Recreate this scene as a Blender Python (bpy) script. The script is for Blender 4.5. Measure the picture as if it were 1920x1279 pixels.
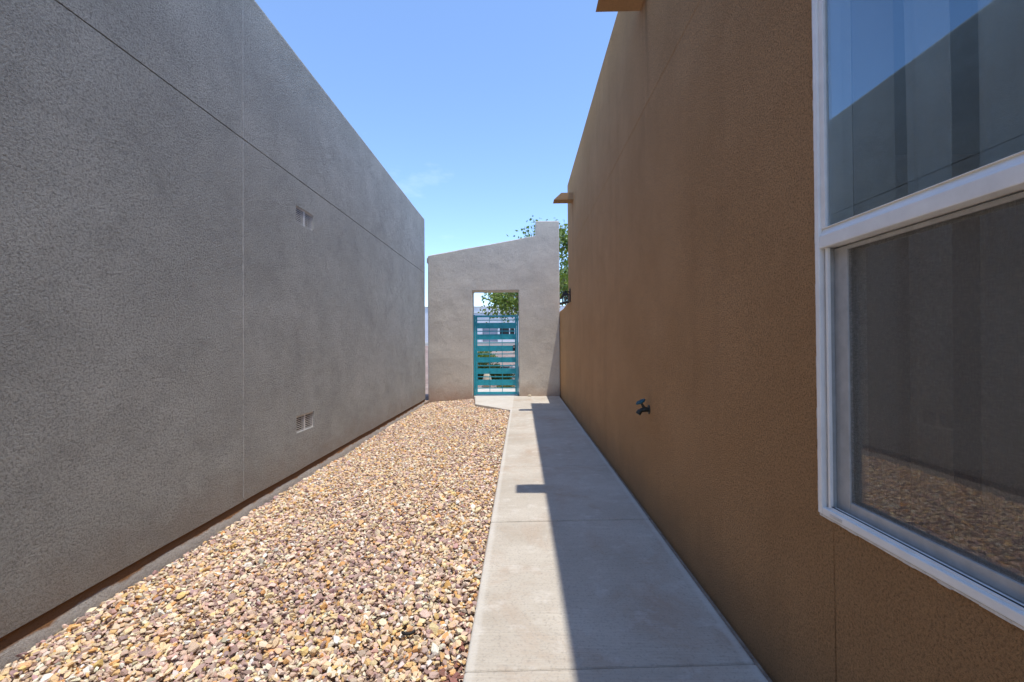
import bpy, bmesh, math, random
import numpy as np
from mathutils import Vector, Matrix, noise as mnoise

random.seed(7)
rng = np.random.default_rng(11)
R = math.radians
for o in list(bpy.data.objects):
    bpy.data.objects.remove(o)
S = bpy.context.scene
COL = S.collection

# ------------------------------------------------------------------ camera
CAM_H = 1.09
cd = bpy.data.cameras.new('camera')
cd.sensor_width = 36.0
cd.lens = 16.0
cd.clip_start = 0.02
cd.clip_end = 2000.0
cam = bpy.data.objects.new('camera', cd)
COL.objects.link(cam)
cam.matrix_world = (Matrix.Translation((0, 0, CAM_H)) @ Matrix.Rotation(R(1.2), 4, 'Z')
                    @ Matrix.Rotation(R(90.5), 4, 'X') @ Matrix.Rotation(R(-0.4), 4, 'Z'))
S.camera = cam

# ------------------------------------------------------------------ sky and sun
SUN_TRAVEL = Vector((-0.170, 0.142, -1.0)).normalized()
to_sun = -SUN_TRAVEL
w = bpy.data.worlds.new('World')
S.world = w
w.use_nodes = True
nt = w.node_tree
nt.nodes.clear()
out = nt.nodes.new('ShaderNodeOutputWorld')
bg = nt.nodes.new('ShaderNodeBackground')
sky = nt.nodes.new('ShaderNodeTexSky')
sky.sky_type = 'NISHITA'
sky.sun_disc = False
sky.sun_elevation = math.asin(to_sun.z)
sky.sun_rotation = math.atan2(to_sun.x, to_sun.y)
sky.altitude = 1500.0
sky.air_density = 1.0
sky.dust_density = 0.3
sky.ozone_density = 4.5
# thin wisps of cirrus spread evenly over the whole sky
tcw = nt.nodes.new('ShaderNodeTexCoord')
mpw = nt.nodes.new('ShaderNodeMapping')
mpw.inputs['Rotation'].default_value = (0, 0, R(-5.5))
mpw.inputs['Scale'].default_value = (1.0, 1.0, 2.6)
nzw = nt.nodes.new('ShaderNodeTexNoise')
nzw.inputs['Scale'].default_value = 3.2
nzw.inputs['Detail'].default_value = 6.0
nzw.inputs['Roughness'].default_value = 0.62
rpw = nt.nodes.new('ShaderNodeMapRange')
rpw.inputs['From Min'].default_value = 0.60
rpw.inputs['From Max'].default_value = 0.82
rpw.inputs['To Max'].default_value = 0.15
mxw = nt.nodes.new('ShaderNodeMix')
mxw.data_type = 'RGBA'
mxw.inputs[7].default_value = (6.5, 6.8, 7.2, 1)
nt.links.new(tcw.outputs['Generated'], mpw.inputs['Vector'])
nt.links.new(mpw.outputs['Vector'], nzw.inputs['Vector'])
nt.links.new(nzw.outputs['Fac'], rpw.inputs['Value'])
nt.links.new(rpw.outputs['Result'], mxw.inputs[0])
nt.links.new(sky.outputs['Color'], mxw.inputs[6])
nt.links.new(mxw.outputs[2], bg.inputs['Color'])
bg.inputs['Strength'].default_value = 0.15
nt.links.new(bg.outputs['Background'], out.inputs['Surface'])

sd = bpy.data.lights.new('sun', 'SUN')
sd.energy = 2.0
sd.angle = R(0.53)
sd.color = (1.0, 0.93, 0.83)
sun = bpy.data.objects.new('sun', sd)
COL.objects.link(sun)
sun.rotation_euler = SUN_TRAVEL.to_track_quat('-Z', 'Y').to_euler()
sun.location = (4, -4, 20)

S.view_settings.view_transform = 'Standard'
S.view_settings.look = 'None'
S.view_settings.gamma = 1.0
S.view_settings.use_curve_mapping = False
S.view_settings.exposure = 1.15
S.render.engine = 'CYCLES'

# ------------------------------------------------------------------ materials
def lin(r, g, b):
    f = lambda c: (c / 255 / 12.92) if c / 255 <= 0.04045 else ((c / 255 + 0.055) / 1.055) ** 2.4
    return (f(r), f(g), f(b))

class NT:
    def __init__(self, name):
        self.m = bpy.data.materials.new(name)
        self.m.use_nodes = True
        self.t = self.m.node_tree
        self.b = self.t.nodes['Principled BSDF']
        self.o = self.t.nodes['Material Output']
        self._pos = None
    def n(self, typ, **kw):
        nd = self.t.nodes.new(typ)
        for k, v in kw.items():
            setattr(nd, k, v)
        return nd
    def l(self, a, b):
        self.t.links.new(a, b)
    def pos(self):
        if self._pos is None:
            self._pos = self.n('ShaderNodeNewGeometry').outputs['Position']
        return self._pos
    def mapped(self, scale=(1, 1, 1)):
        mp = self.n('ShaderNodeMapping')
        mp.inputs['Scale'].default_value = scale
        self.l(self.pos(), mp.inputs['Vector'])
        return mp.outputs['Vector']
    def noise(self, scale, detail=3.0, rough=0.55, vec=None, dist=0.0):
        nd = self.n('ShaderNodeTexNoise')
        nd.inputs['Scale'].default_value = scale
        nd.inputs['Detail'].default_value = detail
        nd.inputs['Roughness'].default_value = rough
        nd.inputs['Distortion'].default_value = dist
        self.l(vec if vec is not None else self.pos(), nd.inputs['Vector'])
        return nd.outputs['Fac']
    def rng(self, val, a, b, c=0.0, d=1.0):
        nd = self.n('ShaderNodeMapRange')
        nd.inputs['From Min'].default_value = a
        nd.inputs['From Max'].default_value = b
        nd.inputs['To Min'].default_value = c
        nd.inputs['To Max'].default_value = d
        self.l(val, nd.inputs['Value'])
        return nd.outputs['Result']
    def mix(self, fac, a, b, blend='MIX'):
        nd = self.n('ShaderNodeMix', data_type='RGBA', blend_type=blend)
        for s, v in ((0, fac), (6, a), (7, b)):
            if isinstance(v, (int, float)):
                nd.inputs[s].default_value = v
            elif isinstance(v, tuple):
                nd.inputs[s].default_value = (*v[:3], 1)
            else:
                self.l(v, nd.inputs[s])
        return nd.outputs[2]
    def math(self, op, a, b=0.0):
        nd = self.n('ShaderNodeMath', operation=op)
        for s, v in ((0, a), (1, b)):
            if isinstance(v, (int, float)):
                nd.inputs[s].default_value = v
            else:
                self.l(v, nd.inputs[s])
        return nd.outputs[0]
    def bump(self, h, dist, strength=1.0, nrm=None):
        nd = self.n('ShaderNodeBump')
        nd.inputs['Strength'].default_value = strength
        nd.inputs['Distance'].default_value = dist
        self.l(h, nd.inputs['Height'])
        if nrm is not None:
            self.l(nrm, nd.inputs['Normal'])
        return nd.outputs['Normal']
    def done(self, col=None, rough=0.9, nrm=None, spec=0.3):
        if col is not None:
            if isinstance(col, tuple):
                self.b.inputs['Base Color'].default_value = (*col[:3], 1)
            else:
                self.l(col, self.b.inputs['Base Color'])
        if isinstance(rough, (int, float)):
            self.b.inputs['Roughness'].default_value = rough
        else:
            self.l(rough, self.b.inputs['Roughness'])
        self.b.inputs['Specular IOR Level'].default_value = spec
        if nrm is not None:
            self.l(nrm, self.b.inputs['Normal'])
        return self.m

def stucco(name, c1, c2, grain=75.0, relief=0.006, trowel=0.010, pits=0.5, streak=0.0, trowel_scale=2.6, patch=0.0, extra=None):
    k = NT(name)
    blot = k.noise(1.7, 5, 0.6)
    base = k.mix(k.rng(blot, 0.36, 0.66), c1, c2)
    fine = k.noise(grain, 5, 0.72)
    grit = k.noise(grain * 3.1, 2, 0.6)
    # shade of the relief put into the colour: pits darker, grit lighter
    base = k.mix(k.rng(fine, 0.53, 0.38, 0.0, pits), base, tuple(c * 0.45 for c in c1))
    base = k.mix(k.rng(grit, 0.3, 0.7, 0.0, 0.35), base, tuple(min(1, c * 1.35) for c in c2))
    if streak:
        st = k.noise(5.0, 4, 0.6, k.mapped((1, 1, 0.10)))
        base = k.mix(k.rng(st, 0.52, 0.75, 0.0, streak), base, tuple(c * 0.62 for c in c1))
    if patch:
        # irregular darker patches, wider than tall
        pt = k.noise(2.9, 6, 0.68, k.mapped((1, 1, 1.6)), 0.8)
        base = k.mix(k.rng(pt, 0.50, 0.66, 0.0, patch), base, tuple(c * 0.66 for c in c1))
    if extra:
        base = extra(k, base)
    nr = k.bump(k.noise(trowel_scale, 3, 0.5), trowel * 3, 0.6)
    nr = k.bump(k.noise(14.0, 3, 0.5), trowel * 0.5, 0.6, nr)
    nr = k.bump(fine, relief, 1.0, nr)
    nr = k.bump(grit, relief * 0.22, 1.0, nr)
    return k.done(base, 0.93, nr, 0.15)

M = {}
def splash(z0, z1, col, amt):
    """soil splashed on the foot of a wall: ragged, own outline"""
    def f(k, base):
        sp = k.n('ShaderNodeSeparateXYZ')
        k.l(k.pos(), sp.inputs[0])
        h = k.math('ADD', sp.outputs['Z'], k.math('MULTIPLY', k.noise(4.0, 5, 0.65), -0.45))
        return k.mix(k.rng(h, z1 - 0.22, z0 - 0.22, 0.0, amt), base, col)
    return f
def runoff(k, base):
    """drip stains below the two drain spouts and the tap"""
    sp = k.n('ShaderNodeSeparateXYZ')
    k.l(k.pos(), sp.inputs[0])
    st = k.rng(k.noise(16.0, 4, 0.6, k.mapped((1, 1, 0.07))), 0.40, 0.62)
    for yc, wd, zt, ln in ((2.98, 0.16, 3.36, 1.1), (7.17, 0.16, 3.36, 1.3)):
        d = k.math('ABSOLUTE', k.math('SUBTRACT', sp.outputs['Y'], yc))
        m1 = k.rng(d, wd, wd * 0.3)
        m2 = k.rng(sp.outputs['Z'], zt - ln, zt)
        m3 = k.rng(sp.outputs['Z'], zt + 0.02, zt)
        fac = k.math('MULTIPLY', k.math('MULTIPLY', m1, m2), k.math('MULTIPLY', m3, st))
        base = k.mix(k.math('MULTIPLY', fac, 0.45), base, (0.16, 0.09, 0.05))
    return splash(-0.02, 0.30, (0.30, 0.19, 0.11), 0.5)(k, base)
M['grey_stucco'] = stucco('grey_stucco', (0.345, 0.350, 0.338), (0.445, 0.448, 0.430), 84, 0.017, 0.016, 0.72, patch=0.28, extra=splash(-0.02, 0.28, (0.30, 0.25, 0.21), 0.55))
M['gate_stucco'] = stucco('gate_stucco', (0.575, 0.520, 0.435), (0.66, 0.60, 0.51), 85, 0.010, 0.012, 0.45, patch=0.15, extra=splash(-0.10, 0.32, (0.42, 0.27, 0.19), 0.8))
M['brown_stucco'] = stucco('brown_stucco', (0.525, 0.292, 0.132), (0.62, 0.355, 0.172), 150, 0.012, 0.006, 0.90, 0.20, patch=0.12, extra=runoff)
M['brown_smooth'] = stucco('brown_smooth', (0.38, 0.23, 0.12), (0.44, 0.28, 0.16), 105, 0.002, 0.004, 0.4)

def plain(name, col, rough=0.5, metallic=0.0, spec=0.4, vary=0.0, scale=40.0, relief=0.0):
    k = NT(name)
    c = col
    nr = None
    if vary:
        c = k.mix(k.rng(k.noise(scale, 4, 0.6), 0.3, 0.7), tuple(x * (1 - vary) for x in col), tuple(min(1, x * (1 + vary)) for x in col))
    if relief:
        nr = k.bump(k.noise(scale * 2, 3, 0.6), relief)
    k.b.inputs['Metallic'].default_value = metallic
    return k.done(c, rough, nr, spec)

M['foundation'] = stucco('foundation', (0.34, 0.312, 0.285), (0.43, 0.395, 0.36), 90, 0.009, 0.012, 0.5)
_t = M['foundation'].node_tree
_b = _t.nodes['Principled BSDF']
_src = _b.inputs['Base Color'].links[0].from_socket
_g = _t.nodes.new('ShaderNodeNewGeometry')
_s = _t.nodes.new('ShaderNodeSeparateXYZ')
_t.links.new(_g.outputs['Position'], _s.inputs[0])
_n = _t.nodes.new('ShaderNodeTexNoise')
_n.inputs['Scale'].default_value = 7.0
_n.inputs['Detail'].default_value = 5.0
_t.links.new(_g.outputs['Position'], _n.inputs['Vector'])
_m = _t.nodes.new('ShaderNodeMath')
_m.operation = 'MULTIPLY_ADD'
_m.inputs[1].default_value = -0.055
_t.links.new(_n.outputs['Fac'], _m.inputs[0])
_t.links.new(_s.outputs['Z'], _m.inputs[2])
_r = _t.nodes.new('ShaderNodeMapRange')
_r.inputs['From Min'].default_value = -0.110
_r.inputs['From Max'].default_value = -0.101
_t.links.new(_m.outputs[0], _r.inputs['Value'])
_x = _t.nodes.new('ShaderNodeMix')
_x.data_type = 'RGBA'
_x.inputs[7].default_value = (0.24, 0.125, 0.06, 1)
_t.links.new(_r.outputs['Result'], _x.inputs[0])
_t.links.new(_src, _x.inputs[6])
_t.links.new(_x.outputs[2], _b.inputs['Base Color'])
M['vent_metal'] = plain('vent_metal', (0.60, 0.59, 0.57), 0.6, 0.0, 0.4, 0.12, 60)
M['vent_dark'] = plain('vent_dark', (0.008, 0.008, 0.008), 0.9)
M['joint_bead'] = plain('joint_bead', (0.46, 0.455, 0.445), 0.7, vary=0.3, scale=25)
M['vinyl'] = plain('vinyl', (0.85, 0.84, 0.81), 0.38, 0, 0.5, 0.07, 12)
M['track_grey'] = plain('track_grey', (0.42, 0.42, 0.41), 0.45, 0, 0.5, 0.12, 30)
M['gasket'] = plain('gasket', (0.03, 0.03, 0.03), 0.7)
M['caulk'] = plain('caulk', (0.72, 0.68, 0.62), 0.8, vary=0.15, scale=50, relief=0.003)
M['teal'] = plain('teal', (0.016, 0.33, 0.42), 0.42, 0.0, 0.5, 0.16, 14)
M['dark_metal'] = plain('dark_metal', (0.025, 0.025, 0.028), 0.5, 0.3, 0.5, 0.2, 40)
M['steel'] = plain('steel', (0.6, 0.58, 0.55), 0.35, 0.8)
M['bib_brass'] = plain('bib_brass', (0.055, 0.055, 0.045), 0.5, 0.6, 0.5, 0.4, 120)
M['bib_teal'] = plain('bib_teal', (0.01, 0.09, 0.12), 0.45, 0.0, 0.5, 0.3, 120)
M['rubber'] = plain('rubber', (0.012, 0.012, 0.012), 0.7)
M['plaster'] = plain('plaster', (0.42, 0.40, 0.37), 0.9, vary=0.05, scale=5)
M['asphalt'] = plain('asphalt', (0.055, 0.056, 0.060), 0.95, vary=0.3, scale=30)
M['roofing'] = plain('roofing', (0.45, 0.43, 0.40), 0.95, vary=0.2, scale=8)
M['white_stucco'] = stucco('white_stucco', (0.66, 0.66, 0.68), (0.74, 0.73, 0.74), 40, 0.004, 0.01, 0.1)
M['white_cap'] = plain('white_cap', (0.86, 0.86, 0.86), 0.7, vary=0.05, scale=6)
M['garage'] = plain('garage', (0.36, 0.37, 0.42), 0.6, vary=0.08, scale=5)
M['dark_glass'] = plain('dark_glass', (0.02, 0.025, 0.03), 0.08, 0, 0.8)
M['pale_box'] = plain('pale_box', (0.60, 0.61, 0.62), 0.6, vary=0.1, scale=9)
M['boulder'] = plain('boulder', (0.55, 0.46, 0.33), 0.9, vary=0.25, scale=14, relief=0.02)

k = NT('concrete')
blot = k.noise(1.6, 5, 0.65)
c = k.mix(k.rng(blot, 0.35, 0.65), (0.49, 0.445, 0.37), (0.64, 0.60, 0.52))
stain = k.noise(2.3, 6, 0.7, k.mapped((1.0, 0.75, 1)), 0.6)
c = k.mix(k.rng(stain, 0.50, 0.68, 0, 0.65), c, (0.46, 0.33, 0.23))
speck = k.noise(95, 3, 0.6)
c = k.mix(k.rng(speck, 0.52, 0.70, 0, 0.55), c, (0.30, 0.27, 0.24))
pale = k.noise(7.0, 5, 0.7)
c = k.mix(k.rng(pale, 0.55, 0.68, 0, 0.55), c, (0.74, 0.71, 0.65))
broom = k.noise(9.0, 4, 0.7, k.mapped((0.35, 26.0, 1)))
c = k.mix(k.rng(broom, 0.35, 0.7, 0.45, 0.0), c, (0.34, 0.30, 0.26))
sx_ = k.n('ShaderNodeSeparateXYZ')
k.l(k.pos(), sx_.inputs[0])
dd = k.math('ABSOLUTE', k.math('SUBTRACT', sx_.outputs['X'], 0.296))
c = k.mix(k.rng(dd, 0.455, 0.470, 0.0, 0.45), c, (0.64, 0.62, 0.57))   # smooth tooled margin along both edges
grime = k.noise(28, 5, 0.75)
c = k.mix(k.rng(grime, 0.62, 0.74, 0.0, 0.5), c, (0.22, 0.19, 0.16))
nr = k.bump(broom, 0.0022, 1.0)
nr = k.bump(k.noise(160, 2, 0.5), 0.0012, 1.0, nr)
nr = k.bump(k.noise(5, 3, 0.5), 0.006, 0.6, nr)
M['concrete'] = k.done(c, 0.88, nr, 0.25)

k = NT('soil')
c = k.mix(k.rng(k.noise(25, 4, 0.6), 0.3, 0.7), (0.26, 0.19, 0.145), (0.40, 0.31, 0.24))
M['soil'] = k.done(c, 1.0, k.bump(k.noise(90, 3), 0.01), 0.1)

k = NT('yard_gravel')
v = k.n('ShaderNodeTexVoronoi')
v.inputs['Scale'].default_value = 16.0
k.l(k.pos(), v.inputs['Vector'])
c = k.mix(k.rng(k.noise(0.8, 4, 0.6), 0.35, 0.65), (0.31, 0.235, 0.195), (0.44, 0.36, 0.31))
sep = k.n('ShaderNodeSeparateColor')
k.l(v.outputs['Color'], sep.inputs[0])
c = k.mix(k.rng(sep.outputs[0], 0, 1, 0, 0.65), c, (0.20, 0.14, 0.13))
M['yard_gravel'] = k.done(c, 0.95, k.bump(v.outputs['Distance'], 0.03), 0.1)

k = NT('gravel_stone')
at = k.n('ShaderNodeAttribute', attribute_name='col')
fac = k.noise(160, 3, 0.6)
c = k.mix(k.rng(fac, 0.3, 0.7, 0.0, 0.45), at.outputs['Color'], (0.50, 0.36, 0.22), 'MULTIPLY')
c = k.mix(0.55, at.outputs['Color'], c)
M['gravel_stone'] = k.done(c, 0.85, k.bump(k.noise(260, 2), 0.003), 0.2)

# thin glass: part mirror, part clear, by Fresnel
def glass(name, ior, tint, mirror=(0.70, 0.88, 1.0)):
    k = NT(name)
    fr = k.n('ShaderNodeFresnel')
    # same mirror share on the way in and on the way out of the thin pane
    bf = k.n('ShaderNodeNewGeometry').outputs['Backfacing']
    k.l(k.rng(bf, 0.0, 1.0, ior, 1.0 / ior), fr.inputs['IOR'])
    tr = k.n('ShaderNodeBsdfTransparent')
    tr.inputs['Color'].default_value = (*tint, 1)
    gl = k.n('ShaderNodeBsdfGlossy')
    gl.inputs['Roughness'].default_value = 0.0
    gl.inputs['Color'].default_value = (*mirror, 1)
    mx = k.n('ShaderNodeMixShader')
    k.l(fr.outputs[0], mx.inputs[0])
    k.l(tr.outputs[0], mx.inputs[1])
    k.l(gl.outputs[0], mx.inputs[2])
    k.t.nodes.remove(k.b)
    k.l(mx.outputs[0], k.o.inputs['Surface'])
    return k.m
M['glass'] = glass('glass', 2.3, (0.80, 0.82, 0.82))
M['lower_glass'] = glass('lower_glass', 2.3, (0.80, 0.81, 0.80), (1.0, 0.92, 0.86))
M['lantern_glass'] = glass('lantern_glass', 1.5, (0.8, 0.82, 0.8))

def sheer(name, col, clear, weave=None, translucent=True):
    k = NT(name)
    tr = k.n('ShaderNodeBsdfTransparent')
    df = k.n('ShaderNodeBsdfDiffuse')
    df.inputs['Color'].default_value = (*col, 1)
    body = df.outputs[0]
    if translucent:
        tl = k.n('ShaderNodeBsdfTranslucent')
        tl.inputs['Color'].default_value = (*col, 1)
        m0 = k.n('ShaderNodeMixShader')
        m0.inputs[0].default_value = 0.2
        k.l(df.outputs[0], m0.inputs[1])
        k.l(tl.outputs[0], m0.inputs[2])
        body = m0.outputs[0]
    mx = k.n('ShaderNodeMixShader')
    if weave:
        f = k.noise(weave, 2, 0.5, k.mapped((1, 6, 1)))
        g = k.noise(weave, 2, 0.5, k.mapped((1, 1, 6)))
        k.l(k.rng(k.math('ADD', f, g), 0.7, 1.3, clear - 0.10, clear + 0.10), mx.inputs[0])
    else:
        mx.inputs[0].default_value = clear
    k.l(body, mx.inputs[1])
    k.l(tr.outputs[0], mx.inputs[2])
    k.t.nodes.remove(k.b)
    k.l(mx.outputs[0], k.o.inputs['Surface'])
    return k.m
M['screen'] = sheer('screen', (0.17, 0.16, 0.148), 0.78, 60.0, False)
M['sheer'] = sheer('sheer', (0.80, 0.81, 0.78), 0.42)

k = NT('leaf')
at = k.n('ShaderNodeAttribute', attribute_name='col')
k.b.inputs['Base Color'].default_value = (0.07, 0.12, 0.02, 1)
k.l(at.outputs['Color'], k.b.inputs['Base Color'])
k.b.inputs['Roughness'].default_value = 0.5
tl = k.n('ShaderNodeBsdfTranslucent')
tc = k.mix(0.5, at.outputs['Color'], (0.20, 0.30, 0.03))
k.l(tc, tl.inputs['Color'])
mx = k.n('ShaderNodeMixShader')
mx.inputs[0].default_value = 0.38
k.l(k.b.outputs[0], mx.inputs[1])
k.l(tl.outputs[0], mx.inputs[2])
k.l(mx.outputs[0], k.o.inputs['Surface'])
M['leaf'] = k.m
M['bark'] = plain('bark', (0.13, 0.10, 0.075), 0.95, vary=0.4, scale=20, relief=0.02)

# ------------------------------------------------------------------ mesh helpers
class MB:
    def __init__(self):
        self.v = []
        self.f = []
    def add(self, vs, fs):
        b = len(self.v)
        self.v += [tuple(p) for p in vs]
        self.f += [tuple(i + b for i in f) for f in fs]
        return self
    def box(self, a, b):
        (x0, y0, z0), (x1, y1, z1) = a, b
        x0, x1 = min(x0, x1), max(x0, x1)
        y0, y1 = min(y0, y1), max(y0, y1)
        z0, z1 = min(z0, z1), max(z0, z1)
        return self.add([(x0, y0, z0), (x1, y0, z0), (x1, y1, z0), (x0, y1, z0), (x0, y0, z1), (x1, y0, z1), (x1, y1, z1), (x0, y1, z1)],
                        [(0, 3, 2, 1), (4, 5, 6, 7), (0, 1, 5, 4), (1, 2, 6, 5), (2, 3, 7, 6), (3, 0, 4, 7)])
    def prism(self, poly, z0, z1):
        n = len(poly)
        vs = [(x, y, z0) for x, y in poly] + [(x, y, z1) for x, y in poly]
        fs = [tuple(range(n - 1, -1, -1)), tuple(range(n, 2 * n))]
        fs += [(i, (i + 1) % n, n + (i + 1) % n, n + i) for i in range(n)]
        return self.add(vs, fs)
    def tube(self, pts, rads, n=10, cap=True):
        pts = [Vector(p) for p in pts]
        if isinstance(rads, (int, float)):
            rads = [rads] * len(pts)
        vs, fs = [], []
        ref = None
        for i, p in enumerate(pts):
            d = (pts[min(i + 1, len(pts) - 1)] - pts[max(i - 1, 0)]).normalized()
            if ref is None:
                ref = Vector((0, 0, 1)) if abs(d.z) < 0.9 else Vector((1, 0, 0))
            a = d.cross(ref).normalized()
            b = d.cross(a).normalized()
            for j in range(n):
                t = 2 * math.pi * j / n
                vs.append(p + (a * math.cos(t) + b * math.sin(t)) * rads[i])
        for i in range(len(pts) - 1):
            for j in range(n):
                fs.append((i * n + j, i * n + (j + 1) % n, (i + 1) * n + (j + 1) % n, (i + 1) * n + j))
        if cap:
            fs.append(tuple(range(n - 1, -1, -1)))
            fs.append(tuple(range((len(pts) - 1) * n, len(pts) * n)))
        return self.add(vs, fs)
    def build(self, name, mat, parent=None, bevel=0.0, seg=2, smooth=False, fix=True):
        me = bpy.data.meshes.new(name)
        me.from_pydata(self.v, [], self.f)
        if fix:
            bm = bmesh.new()
            bm.from_mesh(me)
            bmesh.ops.recalc_face_normals(bm, faces=bm.faces)
            bm.to_mesh(me)
            bm.free()
        return link(name, me, mat, parent, bevel, seg, smooth)

def link(name, me, mat, parent=None, bevel=0.0, seg=2, smooth=False):
    o = bpy.data.objects.new(name, me)
    COL.objects.link(o)
    if mat is not None:
        me.materials.append(M[mat])
    if parent is not None:
        setparent(o, parent)
    if bevel:
        md = o.modifiers.new('bevel', 'BEVEL')
        md.width = bevel
        md.segments = seg
        md.limit_method = 'ANGLE'
        md.angle_limit = R(35)
    if smooth:
        me.polygons.foreach_set('use_smooth', [True] * len(me.polygons))
    return o

ROOT = {}
def setparent(o, p):
    # parts are modelled at their place in the world; the parent chain ends at an Empty at the thing's base
    o.parent = p
    base = p
    while base.parent is not None:
        base = base.parent
    if p.parent is None:
        o.matrix_parent_inverse = Matrix.Translation(-Vector(base.location))

def thing(name, label, cat, loc, group=None):
    o = bpy.data.objects.new(name, None)
    COL.objects.link(o)
    o.location = loc
    o.empty_display_size = 0.2
    o['label'] = label
    o['category'] = cat
    if group:
        o['group'] = group
    return o

def tag(o, label, cat, group=None):
    o['label'] = label
    o['category'] = cat
    if group:
        o['group'] = group
    return o

def struct(o):
    o['kind'] = 'structure'
    return o

def refine(a, b, step, extra=()):
    n = max(1, int(round((b - a) / step)))
    vals = [a + (b - a) * i / n for i in range(n + 1)]
    vals = [x for x in vals if x in (a, b) or all(abs(x - e) > step * 0.3 for e in extra)] + list(extra)
    return sorted(set(round(x, 5) for x in vals))

def cell_solid(nu, nv, P, ok, front, back):
    """closed solid over the cells (i,j) for which ok(i,j); P(i,j)->(u,v); front/back(u,v,i,j)->xyz"""
    vs, fs, idx = [], [], {}
    def vid(i, j, side):
        key = (i, j, side)
        if key not in idx:
            u, v = P(i, j)
            idx[key] = len(vs)
            vs.append(front(u, v, i, j) if side == 0 else back(u, v, i, j))
        return idx[key]
    good = lambda i, j: 0 <= i < nu and 0 <= j < nv and ok(i, j)
    for i in range(nu):
        for j in range(nv):
            if not good(i, j):
                continue
            c = [(i, j), (i + 1, j), (i + 1, j + 1), (i, j + 1)]
            fs.append([vid(a, b, 0) for a, b in c])
            fs.append([vid(a, b, 1) for a, b in reversed(c)])
            for (di, dj), (p, q) in (((0, -1), (0, 1)), ((1, 0), (1, 2)), ((0, 1), (2, 3)), ((-1, 0), (3, 0))):
                if not good(i + di, j + dj):
                    a, b = c[p], c[q]
                    fs.append([vid(*b, 0), vid(*a, 0), vid(*a, 1), vid(*b, 1)])
    return MB().add(vs, fs)

def weight_bevel(o, width, seg, fn):
    me = o.data
    at = me.attributes.new('bevel_weight_edge', 'FLOAT', 'EDGE')
    co = [v.co for v in me.vertices]
    at.data.foreach_set('value', [fn(co[e.vertices[0]], co[e.vertices[1]]) for e in me.edges])
    md = o.modifiers.new('bevel', 'BEVEL')
    md.width = width
    md.segments = seg
    md.limit_method = 'WEIGHT'

def nz(x, y, z=0.0):
    return mnoise.noise(Vector((x, y, z)))

# ------------------------------------------------------------------ ground
def terrain_z(y):
    pts = [(-400, -0.22), (9.75, -0.22), (9.95, -0.035), (12.0, -0.03), (22.5, 1.04), (24.0, 1.12), (31, 1.2), (33, 1.3), (500, 1.3)]
    for (a, za), (b, zb) in zip(pts, pts[1:]):
        if y <= b:
            return za + (zb - za) * (y - a) / (b - a)
    return pts[-1][1]

xs = [-300, -120, -60, -30] + [-20 + i for i in range(41)] + [30, 60, 120, 300]
ys = [-200, -60, -20, -5, 3, 9.75, 9.95, 10.4, 11, 11.5] + [12 + 0.6 * i for i in range(18)] + [22.9, 23.4, 24.0, 27, 31, 33, 40, 60, 120, 300, 700]
m = MB()
vs = []
for y in ys:
    for x in xs:
        b = 0.05 * nz(x * 0.5, y * 0.5) if 12.5 < y < 23 else 0.0
        vs.append((x, y, terrain_z(y) + b))
nx = len(xs)
m.add(vs, [(j * nx + i, j * nx + i + 1, (j + 1) * nx + i + 1, (j + 1) * nx + i) for j in range(len(ys) - 1) for i in range(nx - 1)])
struct(m.build('ground', 'yard_gravel', smooth=True))

m = MB()
m.add([(-200, 24.2, terrain_z(24.2) + 0.02), (200, 24.2, terrain_z(24.2) + 0.02), (200, 30.6, terrain_z(30.6) + 0.02), (-200, 30.6, terrain_z(30.6) + 0.02)], [(0, 1, 2, 3)])
struct(m.build('street', 'asphalt'))
for ya, yb, nm in ((23.4, 24.15, 'kerb'), (30.65, 31.2, 'kerb')):
    m = MB().box((-200, ya, terrain_z(ya) - 0.2), (200, yb, terrain_z(yb) + 0.10))
    struct(m.build(nm, 'concrete', bevel=0.02))

# ------------------------------------------------------------------ gravel bed
PATH_L, PATH_R = -0.200, 0.792
WALL_L, WALL_R = -2.010, 0.820
GATE_Y = 9.70
def zg(x, y):
    t = min(1, max(0, (x + 2.0) / 1.75))
    return -0.152 + 0.118 * t ** 0.6 + 0.028 * nz(x * 0.9, y * 0.8, 3.1) + 0.012 * nz(x * 3, y * 3, 1.7)

def edge_x(y):
    """right limit of the gravel: path edge, then the skewed edge of the landing"""
    if y < 7.68:
        return PATH_L
    if y < 8.45:
        return PATH_L + (-0.87 - PATH_L) * (y - 7.68) / 0.77
    return -0.87 - 0.15 * (y - 8.45) / 1.25

gx = [WALL_L - 0.02 + (PATH_L + 0.06 - WALL_L) * i / 26 for i in range(27)]
gy = [-3 + 0.1 * i for i in range(129)]
m = MB()
m.add([(x, y, zg(x, y) - 0.012) for y in gy for x in gx],
      [(j * 27 + i, j * 27 + i + 1, (j + 1) * 27 + i + 1, (j + 1) * 27 + i) for j in range(128) for i in range(26)])
struct(m.build('soil', 'soil', smooth=True))

struct(MB().box((WALL_L - 0.9, 9.30, -0.40), (WALL_L + 0.03, 10.6, -0.085)).build('soil', 'soil'))

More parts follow.
